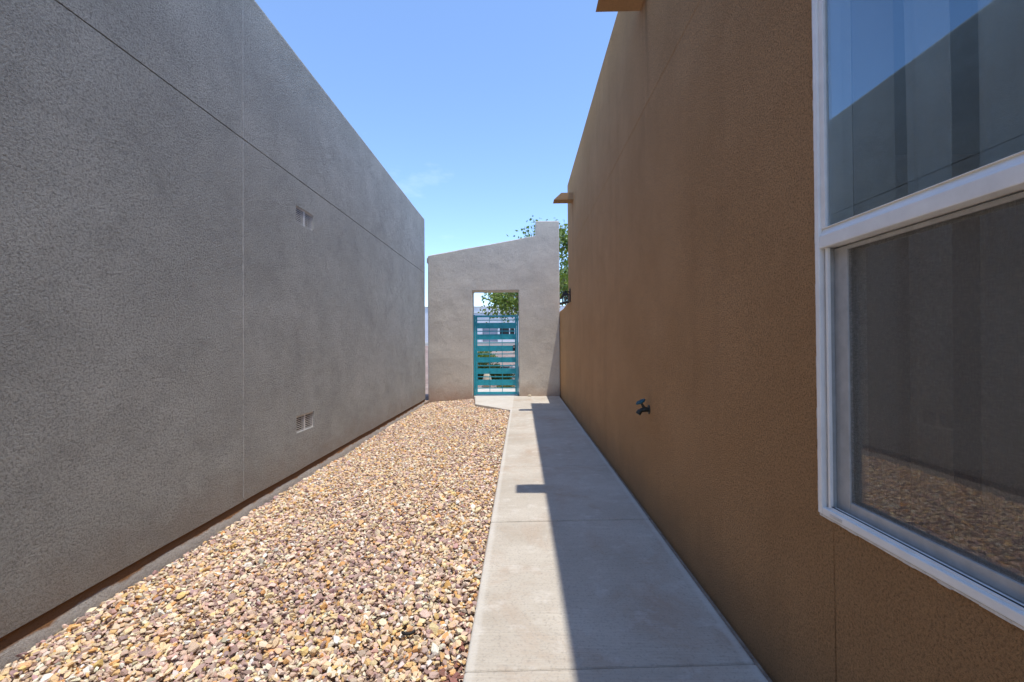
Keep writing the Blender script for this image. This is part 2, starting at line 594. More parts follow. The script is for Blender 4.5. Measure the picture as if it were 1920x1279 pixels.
def hull_variant(seed, npt=15):
    r = random.Random(seed)
    bm = bmesh.new()
    for _ in range(npt):
        p = Vector((r.gauss(0, 1), r.gauss(0, 1), r.gauss(0, 1))).normalized() * r.uniform(0.75, 1.0)
        bm.verts.new(Vector((max(-0.8, min(0.8, p.x)), max(-0.85, min(0.85, p.y)), max(-0.7, min(0.7, p.z)))))
    res = bmesh.ops.convex_hull(bm, input=bm.verts)
    bmesh.ops.delete(bm, geom=[v for v in bm.verts if not v.link_faces], context='VERTS')
    bmesh.ops.triangulate(bm, faces=bm.faces)
    bmesh.ops.recalc_face_normals(bm, faces=bm.faces)
    bm.verts.index_update()
    V = np.array([v.co[:] for v in bm.verts])
    F = np.array([[v.index for v in f.verts] for f in bm.faces])
    bm.free()
    return V, F
VARS = [hull_variant(s) for s in range(28)]
CHIPS = [hull_variant(100 + s, 7) for s in range(8)]

def gravel_points():
    pts = []
    for layer, sp in ((0, 0.0186), (1, 0.026), (2, 0.0215)):
        X = np.arange(WALL_L, PATH_L, sp)
        Y = np.arange(-0.9, GATE_Y, sp)
        g = np.stack(np.meshgrid(X, Y), -1).reshape(-1, 2)
        g = g + rng.uniform(-0.6, 0.6, g.shape) * sp
        pts.append(np.column_stack([g, np.full(len(g), layer)]))
    return np.concatenate(pts)
GP = gravel_points()
size = np.clip(rng.lognormal(math.log(0.0112), 0.30, len(GP)), 0.0055, 0.025)
fines = GP[:, 2] == 2
size[fines] = rng.uniform(0.003, 0.0065, fines.sum())
ex = np.array([edge_x(y) for y in GP[:, 1]])
keep = (GP[:, 0] < ex - size * 0.75) & (GP[:, 0] > WALL_L + size * 0.5) & (GP[:, 1] < GATE_Y - size)
GP, size = GP[keep], size[keep]
PAL = np.array([(0.78, 0.62, 0.40), (0.74, 0.52, 0.24), (0.82, 0.72, 0.57), (0.44, 0.325, 0.315), (0.34, 0.245, 0.245),
                (0.74, 0.60, 0.51), (0.64, 0.36, 0.13), (0.86, 0.83, 0.77), (0.38, 0.37, 0.32), (0.58, 0.44, 0.36), (0.22, 0.095, 0.085)])
PW = np.array([0.19, 0.105, 0.16, 0.13, 0.05, 0.14, 0.05, 0.06, 0.012, 0.10, 0.0])
PAL = PAL * 0.88 + PAL[:10].mean(0) * 0.12
def build_gravel():
    n = len(GP)
    var = rng.integers(0, len(VARS), n)
    fin = GP[:, 2] == 2
    var[fin] = len(VARS) + rng.integers(0, len(CHIPS), fin.sum())
    pick = rng.choice(len(PAL), n, p=PW / PW.sum())
    patch = np.array([nz(x * 1.3, y * 1.1, 9.0) for x, y in GP[:, :2]])
    purple = (rng.random(n) < np.clip(patch * 0.7, 0, 0.35)) & np.isin(pick, (0, 1, 2, 6))
    pick[purple] = rng.choice([3, 4, 9], purple.sum())
    red = (GP[:, 0] > PATH_L - 0.04 - 0.07 * rng.random(n)) & (GP[:, 1] < 1.55 + 0.5 * rng.random(n)) & (rng.random(n) < 0.6)
    pick[red] = 10
    base = PAL[pick] * rng.uniform(0.80, 1.18, (n, 1)) * (1 + rng.normal(0, 0.04, (n, 3)))
    base = np.clip(base * np.array([1.09, 1.04, 0.99]), 0.02, 0.88)
    AV, AF, AC = [], [], []
    off = 0
    order = np.arange(n)
    zb = np.array([zg(x, y) for x, y in GP[:, :2]])
    for vi, (V, F) in enumerate(VARS + CHIPS):
        ids = order[var == vi]
        kk = len(ids)
        if not kk:
            continue
        s = size[ids]
        sc = np.column_stack([s * rng.uniform(0.95, 1.55, kk), s * rng.uniform(0.75, 1.05, kk), s * rng.uniform(0.50, 0.85, kk)])
        yaw = rng.uniform(0, 2 * math.pi, kk)
        tx, ty = rng.normal(0, 0.38, kk), rng.normal(0, 0.38, kk)
        P = V[None] * sc[:, None, :]
        cx, sx = np.cos(tx)[:, None], np.sin(tx)[:, None]
        P = np.stack([P[..., 0], P[..., 1] * cx - P[..., 2] * sx, P[..., 1] * sx + P[..., 2] * cx], -1)
        cy, sy = np.cos(ty)[:, None], np.sin(ty)[:, None]
        P = np.stack([P[..., 0] * cy + P[..., 2] * sy, P[..., 1], -P[..., 0] * sy + P[..., 2] * cy], -1)
        cz, sz = np.cos(yaw)[:, None], np.sin(yaw)[:, None]
        P = np.stack([P[..., 0] * cz - P[..., 1] * sz, P[..., 0] * sz + P[..., 1] * cz, P[..., 2]], -1)
        z = zb[ids] + s * 0.35 + np.where(GP[ids, 2] == 2, 0.008, GP[ids, 2]) * rng.uniform(0.004, 0.016, kk)
        P += np.column_stack([GP[ids, 0], GP[ids, 1], z])[:, None, :]
        AV.append(P.reshape(-1, 3))
        AF.append((F[None] + (off + np.arange(kk) * len(V))[:, None, None]).reshape(-1, 3))
        AC.append(np.repeat(base[ids], len(V), axis=0))
        off += kk * len(V)
    V = np.concatenate(AV)
    F = np.concatenate(AF)
    C = np.concatenate(AC)
    return mesh_np('gravel', V, F, C)

def mesh_np(name, V, F, C=None):
    me = bpy.data.meshes.new(name)
    me.vertices.add(len(V))
    me.vertices.foreach_set('co', V.astype(np.float32).ravel())
    k = F.shape[1]
    me.loops.add(F.size)
    me.loops.foreach_set('vertex_index', F.astype(np.int32).ravel())
    me.polygons.add(len(F))
    me.polygons.foreach_set('loop_start', np.arange(0, F.size, k, dtype=np.int32))
    me.polygons.foreach_set('loop_total', np.full(len(F), k, dtype=np.int32))
    if C is not None:
        at = me.attributes.new('col', 'FLOAT_COLOR', 'POINT')
        at.data.foreach_set('color', np.column_stack([C, np.ones(len(C))]).astype(np.float32).ravel())
    me.update()
    me.validate()
    me.polygons.foreach_set('use_smooth', [False] * len(me.polygons))
    return me

gv = link('gravel', build_gravel(), 'gravel_stone')
gv['kind'] = 'stuff'
tag(gv, 'tan, cream and mauve crushed gravel filling the strip beside the path', 'gravel')

# ------------------------------------------------------------------ footpath
SK = 0.05
fp = MB().box((PATH_L + 0.03, -2.5, -0.25), (WALL_R - 0.004, 7.7, -0.022))
fp.prism([(PATH_L + 0.03, 7.7), (WALL_R - 0.004, 7.7), (WALL_R - 0.004, GATE_Y + 2.0), (-1.0, GATE_Y + 2.0), (-1.0, GATE_Y - 0.02), (-0.84, 8.47)], -0.25, -0.022)
fp = struct(fp.build('footpath', 'soil'))
joints = [-2.3, -1.02, 0.26, 1.53, 2.82, 4.09, 5.36, 6.62]
for a, b in zip(joints, joints[1:]):
    g = 0.0025
    jz = random.uniform(-0.003, 0.002)
    pl = [(PATH_L, a + g), (PATH_R, a + SK + g), (PATH_R, b + SK - g), (PATH_L, b - g)]
    MB().prism(pl, -0.12, jz).build('concrete_slab', 'concrete', fp, bevel=0.011, seg=3)
MB().prism([(PATH_L, 6.625), (PATH_R, 6.675), (PATH_R, 7.90), (-0.372, 7.872), (PATH_L, 7.68)], -0.12, -0.001).build('concrete_slab', 'concrete', fp, bevel=0.011, seg=3)
MB().prism([(-0.376, 7.876), (PATH_R, 7.905), (PATH_R, GATE_Y - 0.004), (-1.00, GATE_Y - 0.004), (-0.87, 8.45)], -0.12, 0.001).build('concrete_slab', 'concrete', fp, bevel=0.011, seg=3)
MB().prism([(-1.03, GATE_Y + 0.001), (-0.07, GATE_Y + 0.001), (-0.07, 10.06), (0.9, 10.06), (0.9, 11.55), (-1.25, 11.55), (-1.25, 10.06), (-1.03, 10.06)], -0.12, -0.002).build('concrete_slab', 'concrete', fp, bevel=0.008, seg=2)

# ------------------------------------------------------------------ grey house on the left
GH_END = 9.47
GH_TOP = 3.752
gh = thing('grey_house', 'grey stucco house wall with two louvred vents along the gravel', 'house', (WALL_L - 3, 3, -0.2))
VENTS = [(4.02, 4.36, 2.205, 2.355), (4.02, 4.36, 0.315, 0.465)]
JY, JZ = 3.247, 2.60
gwid = 0.004
us = refine(-5.0, GH_END, 0.30, [JY - gwid, JY, JY + gwid] + [v for a in VENTS for v in a[:2]])
vs_ = refine(-0.022, GH_TOP, 0.30, [JZ - gwid, JZ, JZ + gwid] + [v for a in VENTS for v in a[2:]])
def lw_ok(i, j):
    u = (us[i] + us[i + 1]) / 2
    v = (vs_[j] + vs_[j + 1]) / 2
    return not any(a < u < b and c_ < v < d for a, b, c_, d in VENTS)
def lw_front(u, v, i, j):
    x = WALL_L + 0.004 * nz(u * 1.1, v * 1.1, 5.0)
    if abs(v - JZ) < 0.0005:
        x -= 0.009
    if abs(u - JY) < 0.0005:
        x -= 0.002
    zz = v
    if j == 0:
        zz += 0.006 * nz(u * 2.2, 0, 8)
    if j == len(vs_) - 1:
        zz += 0.006 * nz(u * 0.9, 0, 2)
    return (x, u, zz)
m = cell_solid(len(us) - 1, len(vs_) - 1, lambda i, j: (us[i], vs_[j]), lw_ok, lw_front, lambda u, v, i, j: (WALL_L - 0.25, u, v))
wl = m.build('wall', 'grey_stucco', gh)
weight_bevel(wl, 0.045, 4, lambda a, b: 1.0 if (a.z > GH_TOP - 0.02 and b.z > GH_TOP - 0.02 and a.x > WALL_L - 0.1 and b.x > WALL_L - 0.1)
             else (0.5 if (a.y > GH_END - 0.001 and b.y > GH_END - 0.001 and a.x > WALL_L - 0.1 and b.x > WALL_L - 0.1) else 0.0))
MB().box((WALL_L - 9, GH_END - 0.26, -0.02), (WALL_L - 0.252, GH_END - 0.01, GH_TOP - 0.01)).build('wall', 'grey_stucco', gh, bevel=0.03)
MB().box((WALL_L - 9, -5.0, -0.02), (WALL_L - 0.252, -4.75, GH_TOP - 0.01)).build('wall', 'grey_stucco', gh, bevel=0.03)
MB().box((WALL_L - 9.25, -5.0, -0.02), (WALL_L - 9.002, GH_END - 0.01, GH_TOP - 0.01)).build('wall', 'grey_stucco', gh, bevel=0.03)
MB().box((WALL_L - 8.99, -4.7, 3.2), (WALL_L - 0.26, GH_END - 0.28, 3.3)).build('roof', 'roofing', gh)
# stem wall below the stucco edge, set back a little so that the edge throws a thin shadow
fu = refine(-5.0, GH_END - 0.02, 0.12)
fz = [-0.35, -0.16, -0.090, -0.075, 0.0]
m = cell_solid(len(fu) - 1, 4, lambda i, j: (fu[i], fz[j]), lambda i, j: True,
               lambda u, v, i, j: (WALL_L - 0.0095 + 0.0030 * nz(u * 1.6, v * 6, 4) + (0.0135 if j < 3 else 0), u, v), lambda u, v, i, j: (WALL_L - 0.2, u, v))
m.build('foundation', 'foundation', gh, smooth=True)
# pale bead in the vertical control joint
MB().box((WALL_L - 0.006, JY - 0.0022, 0.0), (WALL_L + 0.0015, JY + 0.0022, JZ - 0.006)).build('joint_bead', 'joint_bead', gh)
MB().box((WALL_L - 0.006, JY - 0.0022, JZ + 0.006), (WALL_L + 0.0015, JY + 0.0022, GH_TOP - 0.06)).build('joint_bead', 'joint_bead', gh)

def vent(y0, y1, z0, z1, label):
    v = MB().box((WALL_L - 0.10, y0 - 0.01, z0 - 0.01), (WALL_L - 0.06, y1 + 0.01, z1 + 0.01)).build('vent', 'vent_dark', gh)
    v['label'] = label
    fr = MB()
    xa, xb = WALL_L - 0.034, WALL_L - 0.0075
    t = 0.008
    fr.box((xa, y0, z0), (xb, y0 + t, z1)).box((xa, y1 - t, z0), (xb, y1, z1))
    fr.box((xa, y0 + t, z0), (xb, y1 - t, z0 + t)).box((xa, y0 + t, z1 - t), (xb, y1 - t, z1))
    ym = (y0 + y1) / 2
    fr.box((xa, ym - 0.011, z0 + t), (xb - 0.001, ym + 0.011, z1 - t))
    # rounded inner corners
    for cy, sy_ in ((y0 + t, 1), (y1 - t, -1)):
        for cz, sz_ in ((z0 + t, 1), (z1 - t, -1)):
            fr.add([(xb - 0.0005, cy, cz), (xb - 0.0005, cy + sy_ * 0.014, cz), (xb - 0.0005, cy + sy_ * 0.004, cz + sz_ * 0.004), (xb - 0.0005, cy, cz + sz_ * 0.014),
                    (xa, cy, cz), (xa, cy + sy_ * 0.014, cz), (xa, cy + sy_ * 0.004, cz + sz_ * 0.004), (xa, cy, cz + sz_ * 0.014)],
                   [(0, 1, 2, 3), (4, 7, 6, 5), (1, 5, 6, 2), (2, 6, 7, 3)])
    fr.build('vent_frame', 'vent_metal', v)
    n = 8
    pitch = (z1 - z0 - 2 * t) / n
    for side, (ya, yb) in enumerate(((y0 + t, ym - 0.011), (ym + 0.011, y1 - t))):
        for q in range(n):
            zc = z0 + t + pitch * (q + 0.5)
            s_ = MB()
            p = pitch * 0.02
            s_.add([(xb - 0.003, ya, zc - p), (xb - 0.003, yb, zc - p), (xb - 0.003, yb, zc - p + 0.0065), (xb - 0.003, ya, zc - p + 0.0065),
                    (xb - 0.0075, ya, zc + p), (xb - 0.0075, yb, zc + p), (xb - 0.0075, yb, zc + p + 0.003), (xb - 0.0075, ya, zc + p + 0.003)],
                   [(0, 1, 2, 3), (7, 6, 5, 4), (0, 4, 5, 1), (3, 2, 6, 7), (0, 3, 7, 4), (1, 5, 6, 2)])
            s_.build('slat', 'vent_metal', v)
vent(*VENTS[0], 'upper louvred vent high on the grey wall')
vent(*VENTS[1], 'lower louvred vent near the gravel')

# ------------------------------------------------------------------ brown house on the right
BH_END = 7.95
BH_TOP = 3.905
bh = thing('brown_house', 'tall brown stucco house with white framed window beside the path', 'house', (WALL_R + 3, 2, -0.2))
WY0, WY1, WZ0, WZ1 = 0.02, 1.272, 0.628, 2.17
CJ = 1.222          # crack-like control joint under the window corner
BJ = 2.64
us2 = refine(-5.0, BH_END, 0.30, [WY0, CJ - 0.003, CJ, CJ + 0.003, WY1])
vs2 = refine(-0.30, BH_TOP, 0.30, [WZ0, WZ1, BJ - 0.003, BJ, BJ + 0.003])
def rw_ok(i, j):
    u = (us2[i] + us2[i + 1]) / 2
    v = (vs2[j] + vs2[j + 1]) / 2
    return not (WY0 < u < WY1 and WZ0 < v < WZ1)
def rw_front(u, v, i, j):
    x = WALL_R + 0.003 * nz(u * 0.9, v * 0.9, 15.0)
    if WY0 - 0.01 < u < WY1 + 0.01 and WZ0 - 0.01 < v < WZ1 + 0.01:
        x = WALL_R
    if abs(u - CJ) < 0.0005 and v < WZ0 - 0.01:
        x += 0.009
    if abs(v - BJ) < 0.0005:
        x += 0.0035
    zz = v + (0.008 * nz(u * 0.8, 3, 2) if j == len(vs2) - 1 else 0)
    return (x, u, zz)
m = cell_solid(len(us2) - 1, len(vs2) - 1, lambda i, j: (us2[i], vs2[j]), rw_ok, rw_front, lambda u, v, i, j: (WALL_R + 0.2, u, v))
wr = m.build('wall', 'brown_stucco', bh)
weight_bevel(wr, 0.05, 4, lambda a, b: 1.0 if (a.z > BH_TOP - 0.02 and b.z > BH_TOP - 0.02 and a.x < WALL_R + 0.1 and b.x < WALL_R + 0.1)
             else (0.5 if (a.y > BH_END - 0.001 and b.y > BH_END - 0.001 and a.x < WALL_R + 0.1 and b.x < WALL_R + 0.1) else 0.0))
MB().box((WALL_R + 0.202, BH_END - 0.26, -0.3), (WALL_R + 9, BH_END - 0.01, BH_TOP - 0.01)).build('wall', 'brown_stucco', bh, bevel=0.03)
m = MB().box((WALL_R + 0.202, -5.0, -0.3), (1.5, -4.75, BH_TOP - 0.01)).box((4.3, -5.0, -0.3), (WALL_R + 9, -4.75, BH_TOP - 0.01))
m.box((1.501, -5.0, -0.3), (4.299, -4.75, 0.10)).box((1.501, -5.0, 2.25), (4.299, -4.75, BH_TOP - 0.01))  # unseen opening added to daylight the curtains; room lining is open here too
m.build('wall', 'brown_stucco', bh)
MB().box((WALL_R + 9.002, -5.0, -0.3), (WALL_R + 9.25, BH_END - 0.01, BH_TOP - 0.01)).build('wall', 'brown_stucco', bh, bevel=0.03)
MB().box((WALL_R + 0.21, -4.7, 3.25), (WALL_R + 8.99, BH_END - 0.28, 3.35)).build('roof', 'roofing', bh)
# the room behind the window
x0, x1, y0, y1, z0, z1 = WALL_R + 0.204, 4.6, -4.70, 3.6, 0.10, 2.55
m = MB()
m.box((x0, y0, z0 - 0.1), (x1, y1, z0)).box((x0, y0, z1), (x1, y1, z1 + 0.1))
m.box((x1, y0, z0 - 0.1), (x1 + 0.1, y1, z1 + 0.1)).box((x0, y1, z0 - 0.1), (x1, y1 + 0.1, z1 + 0.1))
m.build('room_lining', 'plaster', bh)

# drain spouts through the parapet
def canale(ya, yb, label):
    z0, z1 = 3.345, 3.452
    xt, xb = WALL_R - 0.185, WALL_R - 0.302
    xr = WALL_R + 0.05
    t = 0.012
    m = MB()
    m.add([(xr, ya, z0), (xb, ya, z0), (xb, yb, z0), (xr, yb, z0), (xr, ya, z0 + t), (xb + 0.01, ya, z0 + t), (xb + 0.01, yb, z0 + t), (xr, yb, z0 + t)],
          [(0, 1, 2, 3), (7, 6, 5, 4), (0, 4, 5, 1), (1, 5, 6, 2), (2, 6, 7, 3), (3, 7, 4, 0)])
    cn = m.build('canale', 'brown_smooth', bh)
    cn['label'] = label
    for yy in (ya, yb - t):
        s_ = MB()
        pr = [(xr, z0 + t), (xb + 0.012, z0 + t), (xt, z1), (xr, z1)]
        s_.add([(x, yy, z) for x, z in pr] + [(x, yy + t, z) for x, z in pr],
               [(0, 1, 2, 3), (7, 6, 5, 4), (0, 4, 5, 1), (1, 5, 6, 2), (2, 6, 7, 3), (3, 7, 4, 0)])
        s_.build('side_plate', 'brown_smooth', cn)
    return cn
canale(2.885, 3.080, 'nearer drain spout at the top of the picture')
canale(7.07, 7.265, 'farther drain spout near the end of the wall')

# ---- window
def ring(m, y0, y1, z0, z1, wy, wz0, wz1, xa, xb):
    m.box((xa, y0, z0), (xb, y0 + wy, z1)).box((xa, y1 - wy, z0), (xb, y1, z1))
    m.box((xa, y0 + wy, z0), (xb, y1 - wy, z0 + wz0)).box((xa, y0 + wy, z1 - wz1), (xb, y1 - wy, z1))
    return m
X = WALL_R
win = ring(MB(), WY0 - 0.004, WY1 + 0.004, WZ0 - 0.004, WZ1 + 0.004, 0.016, 0.020, 0.020, X - 0.006, X + 0.09).build('window', 'vinyl', bh, bevel=0.0025, seg=2)
win['label'] = 'white vinyl single hung window with screened lower half'
cy0, cy1, cz0, cz1 = WY0 + 0.012, WY1 - 0.012, WZ0 + 0.016, WZ1 - 0.016
RAIL0, RAIL1 = 1.347, 1.402
# caulk line round the flange
cm = MB()
n = 46
for q in range(n):
    ya = WY0 + (WY1 - WY0) * q / n
    yb = WY0 + (WY1 - WY0) * (q + 1) / n
    h = 0.005 + 0.005 * abs(nz(q * 0.7, 2.2))
    cm.box((X - 0.004, ya, WZ0 - 0.004 - h), (X + 0.003, yb + 0.0005, WZ0 - 0.0045))
for q in range(54):
    za = WZ0 - 0.004 + (WZ1 - WZ0) * q / 54
    zb = WZ0 - 0.004 + (WZ1 - WZ0) * (q + 1) / 54
    h = 0.003 + 0.004 * abs(nz(q * 0.6, 7.2))
    cm.box((X - 0.0035, WY1 + 0.0045, za), (X + 0.003, WY1 + 0.004 + h, zb + 0.0005))
cm.build('caulk', 'caulk', win)
# upper sash: bead, pane
ring(MB(), cy0, cy1, RAIL1 - 0.002, cz1, 0.018, 0.002, 0.014, X + 0.001, X + 0.05).build('upper_sash', 'vinyl', win, bevel=0.003)
MB().box((X + 0.008, cy0 + 0.016, RAIL1 - 0.004), (X + 0.012, cy1 - 0.016, cz1 - 0.012)).build('upper_pane', 'glass', win)
# meeting rail with sloped top
pr = [(X - 0.005, RAIL0), (X - 0.005, RAIL1 - 0.022), (X - 0.001, RAIL1 - 0.018), (X + 0.0075, RAIL1), (X + 0.05, RAIL1), (X + 0.05, RAIL0)]
m = MB()
m.add([(x, cy0, z) for x, z in pr] + [(x, cy1, z) for x, z in pr], [tuple(range(6)), tuple(range(11, 5, -1))] + [(i, (i + 1) % 6, 6 + (i + 1) % 6, 6 + i) for i in range(6)])
m.build('meeting_rail', 'vinyl', win, bevel=0.002)
# lower half: jamb track, stop, screen frame, screen, sash, pane
MB().box((X + 0.010, cy1 - 0.012, cz0), (X + 0.09, cy1, RAIL0 - 0.001)).build('jamb_track', 'track_grey', win)
MB().box((X + 0.003, cy1 - 0.021, cz0), (X + 0.012, cy1 - 0.0122, RAIL0 - 0.001)).build('jamb_stop', 'vinyl', win, bevel=0.0015)
MB().box((X + 0.003, cy0, cz0 - 0.004), (X + 0.019, cy1 - 0.0215, cz0 + 0.006)).build('sill_track', 'vinyl', win, bevel=0.002)
MB().box((X + 0.0195, cy0, cz0 - 0.004), (X + 0.09, cy1 - 0.0215, cz0 + 0.002)).build('sill_track', 'track_grey', win)
MB().box((X + 0.006, cy0, cz0 + 0.0062), (X + 0.009, cy1 - 0.0215, cz0 + 0.0075)).build('sill_gasket', 'gasket', win)
sy1 = cy1 - 0.0125
scr = ring(MB(), cy0, sy1, cz0 + 0.0025, RAIL0 - 0.004, 0.050, 0.030, 0.010, X + 0.026, X + 0.036).build('screen_frame', 'track_grey', win, bevel=0.002)
MB().box((X + 0.030, cy0 + 0.045, cz0 + 0.028), (X + 0.0306, sy1 - 0.045, RAIL0 - 0.012)).build('insect_screen', 'screen', win)
ring(MB(), cy0, sy1 + 0.002, cz0 + 0.0022, RAIL0 - 0.002, 0.040, 0.026, 0.008, X + 0.038, X + 0.085).build('lower_sash', 'vinyl', win, bevel=0.002)
MB().box((X + 0.042, cy0 + 0.038, cz0 + 0.024), (X + 0.046, sy1 - 0.036, RAIL0 - 0.008)).build('lower_pane', 'lower_glass', win)
MB().box((X - 0.0075, WY1 - 0.090, WZ0 + 0.002), (X - 0.0058, WY1 - 0.045, WZ0 + 0.009)).build('weep_cover', 'caulk', win)
# plastered returns of the opening on the room side
m = MB()
m.box((X + 0.092, WY1 - 0.012, WZ0 + 0.001), (X + 0.2035, WY1 - 0.001, WZ1 - 0.001))
m.box((X + 0.092, WY0 + 0.001, WZ0 + 0.001), (X + 0.2035, WY0 + 0.012, WZ1 - 0.001))
m.box((X + 0.092, WY0 + 0.0125, WZ0 + 0.001), (X + 0.2035, WY1 - 0.0125, WZ0 + 0.012))
m.box((X + 0.092, WY0 + 0.0125, WZ1 - 0.012), (X + 0.2035, WY1 - 0.0125, WZ1 - 0.001))
m.build('inner_return', 'plaster', win)

# curtains inside the window
def curtain(ya, yb, folds, amp, label, seed):
    r = random.Random(seed)
    n = 90
    ph = r.uniform(0, 6)
    prof = []
    for i in range(n + 1):
        t = i / n
        y = ya + (yb - ya) * t
        x = X + 0.122 + amp * math.sin(t * folds * 2 * math.pi + ph + 0.8 * math.sin(t * 7 + seed)) * (0.7 + 0.3 * math.sin(t * 5 + seed))
        prof.append((x, y))
    th = 0.0015
    m = MB()
    zs = [WZ0 + 0.02, 1.1, 1.6, WZ1 - 0.02]
    vs = []
    for q, z in enumerate(zs):
        for x, y in prof:
            vs.append((x + 0.004 * math.sin(z * 3 + y * 9), y, z))
    W = n + 1
    m.add(vs, [(q * W + i, q * W + i + 1, (q + 1) * W + i + 1, (q + 1) * W + i) for q in range(3) for i in range(n)])
    o = m.build('curtain', 'sheer', None, smooth=True, fix=False)
    md = o.modifiers.new('thickness', 'SOLIDIFY')
    md.thickness = th
    tag(o, label, 'curtain', 'sheer curtains behind the window')
curtain(1.015, 1.135, 1.4, 0.012, 'narrow pale sheer curtain gathered at the far side of the window', 2)
curtain(0.74, 0.955, 2.6, 0.014, 'pale sheer curtain hanging in the middle of the window', 5)
curtain(0.10, 0.60, 4.5, 0.016, 'pale sheer curtain hanging at the near side of the window', 9)

# dark dirt-filled gap along the foot of the wall is the path's soil base, left open between slab and wall

# ------------------------------------------------------------------ low brown wall running on to the gate
lw = thing('low_wall', 'low brown stucco wall joining the brown house to the gate wall', 'wall', (WALL_R + 0.1, 8.8, -0.2))
lu = refine(BH_END + 0.002, GATE_Y + 0.1, 0.12)
def lw_top(y):
    t = (y - BH_END) / (GATE_Y - BH_END)
    return 1.86 - 0.03 * math.sin(min(1, t) * math.pi) - 0.05 * t
lv = [0, 0.12, 0.3, 0.5, 0.7, 0.88, 1]
m = cell_solid(len(lu) - 1, len(lv) - 1, lambda i, j: (lu[i], lv[j]), lambda i, j: True,
               lambda u, v, i, j: (WALL_R + 0.002 + 0.003 * nz(u * 1.2, v * 2, 33), u, -0.3 + (lw_top(u) + 0.3) * v),
               lambda u, v, i, j: (WALL_R + 0.22, u, -0.3 + (lw_top(u) + 0.3) * v))
o = m.build('wall', 'brown_stucco', lw, bevel=0.02, seg=3)

# ------------------------------------------------------------------ gate wall
gw = thing('gate_wall', 'taupe stucco wall with sloping top and doorway at path end', 'wall', (-0.6, GATE_Y + 0.17, -0.2))
GX0, GX1 = -2.003, 0.822
OX0, OX1, OZ = -1.046, -0.057, 2.25
PX = 0.315
T = 0.36
u3 = refine(GX0, GX1, 0.11, [OX0, OX1, PX])
ip = u3.index(round(PX, 5))
nA, nB, nC = 16, 7, 3
def slope_top(u):
    t = (u - GX0) / (PX - GX0)
    return 3.02 + 0.40 * max(0, min(1, t))
def P3(i, j):
    u = u3[i]
    if j <= nA:
        return (u, -0.30 + (OZ + 0.30) * j / nA)
    if j <= nA + nB:
        return (u, OZ + (slope_top(u) - OZ) * (j - nA) / nB)
    return (u, 3.42 + (3.735 - 3.42) * (j - nA - nB) / nC)
def ok3(i, j):
    um = (u3[i] + u3[i + 1]) / 2
    if j >= nA + nB:
        return um > PX
    if j < nA and OX0 < um < OX1:
        return False
    return True
def f3(u, v, i, j):
    d = 0.010 * nz(u * 1.7, v * 1.7, 21) + 0.005 * nz(u * 4, v * 4, 2)
    du = 0.008 * nz(v * 1.6, 5, 3) if (abs(u - OX0) < 1e-3 or abs(u - OX1) < 1e-3 or i == len(u3) - 1 or i == 0) else 0
    if i == len(u3) - 1:
        du = -0.004 - abs(du)
    dz = 0.005 * nz(u * 2.1, 1.0, 6) if j >= nA + nB - 1 or j == nA else 0
    return (u + du, GATE_Y + d, v + dz)
def b3(u, v, i, j):
    p = f3(u, v, i, j)
    return (p[0], GATE_Y + T, p[2])
m = cell_solid(len(u3) - 1, nA + nB + nC, P3, ok3, f3, b3)
m.build('wall', 'gate_stucco', gw, bevel=0.022, seg=3, smooth=False)
MB().box((-2.03, GATE_Y + 0.03, 2.86), (-1.975, GATE_Y + T - 0.03, 2.985)).build('wall_tie', 'gate_stucco', gw, bevel=0.02)

# ------------------------------------------------------------------ teal gate
gt = thing('metal_gate', 'teal painted metal gate of horizontal bands in the doorway', 'gate', ((OX0 + OX1) / 2, GATE_Y + 0.14, 0.0))
GYa, GYb = GATE_Y + 0.125, GATE_Y + 0.165
g0, g1 = OX0 + 0.012, OX1 - 0.012
gz0, gz1 = 0.030, 1.735
MB().box((g0, GYa - 0.004, 0.004), (g0 + 0.035, GYb + 0.004, gz1 + 0.01)).build('gate_post', 'teal', gt, bevel=0.003)
MB().box((g1 - 0.030, GYa - 0.004, 0.004), (g1, GYb + 0.004, gz1 + 0.004)).build('gate_post', 'teal', gt, bevel=0.003)
sl, sr = g0 + 0.040, g1 - 0.035
MB().box((sl, GYa, gz0), (sl + 0.038, GYb, gz1)).build('stile', 'teal', gt, bevel=0.003)
MB().box((sr - 0.038, GYa, gz0), (sr, GYb, gz1)).build('stile', 'teal', gt, bevel=0.003)
il, ir = sl + 0.038, sr - 0.038
MB().box((il, GYa, gz1 - 0.038), (ir, GYb, gz1)).build('rail', 'teal', gt, bevel=0.003)
MB().box((il, GYa, gz0), (ir, GYb, gz0 + 0.05)).build('rail', 'teal', gt, bevel=0.003)
def gz(zoom):
    return 0.03 + (1190 - zoom) * 0.002017
for a, b in ((425, 485), (548, 605), (670, 730), (795, 850), (915, 972), (1035, 1095)):
    MB().box((il, GYa + 0.012, gz(b)), (ir, GYa + 0.020, gz(a))).build('band', 'teal', gt, bevel=0.0015)
for a in (396, 515, 640, 760, 885, 1004, 1125):
    MB().box((il, GYa + 0.010, gz(a) - 0.010), (ir, GYa + 0.026, gz(a) + 0.010)).build('bar', 'teal', gt, bevel=0.0015)
for f in (0.325, 0.66):
    xx = il + (ir - il) * f
    MB().box((xx - 0.006, GYa + 0.001, gz0 + 0.05), (xx + 0.006, GYa + 0.0095, gz1 - 0.038)).build('upright', 'teal', gt)
lk = MB().box((sr - 0.080, GYa - 0.014, 0.965), (sr - 0.034, GYa - 0.0005, 1.085)).build('lock', 'dark_metal', gt, bevel=0.004)
MB().tube([(sr - 0.057, GYa - 0.0145, 1.045), (sr - 0.057, GYa - 0.024, 1.045)], 0.014, 14).build('lock_cylinder', 'steel', lk)
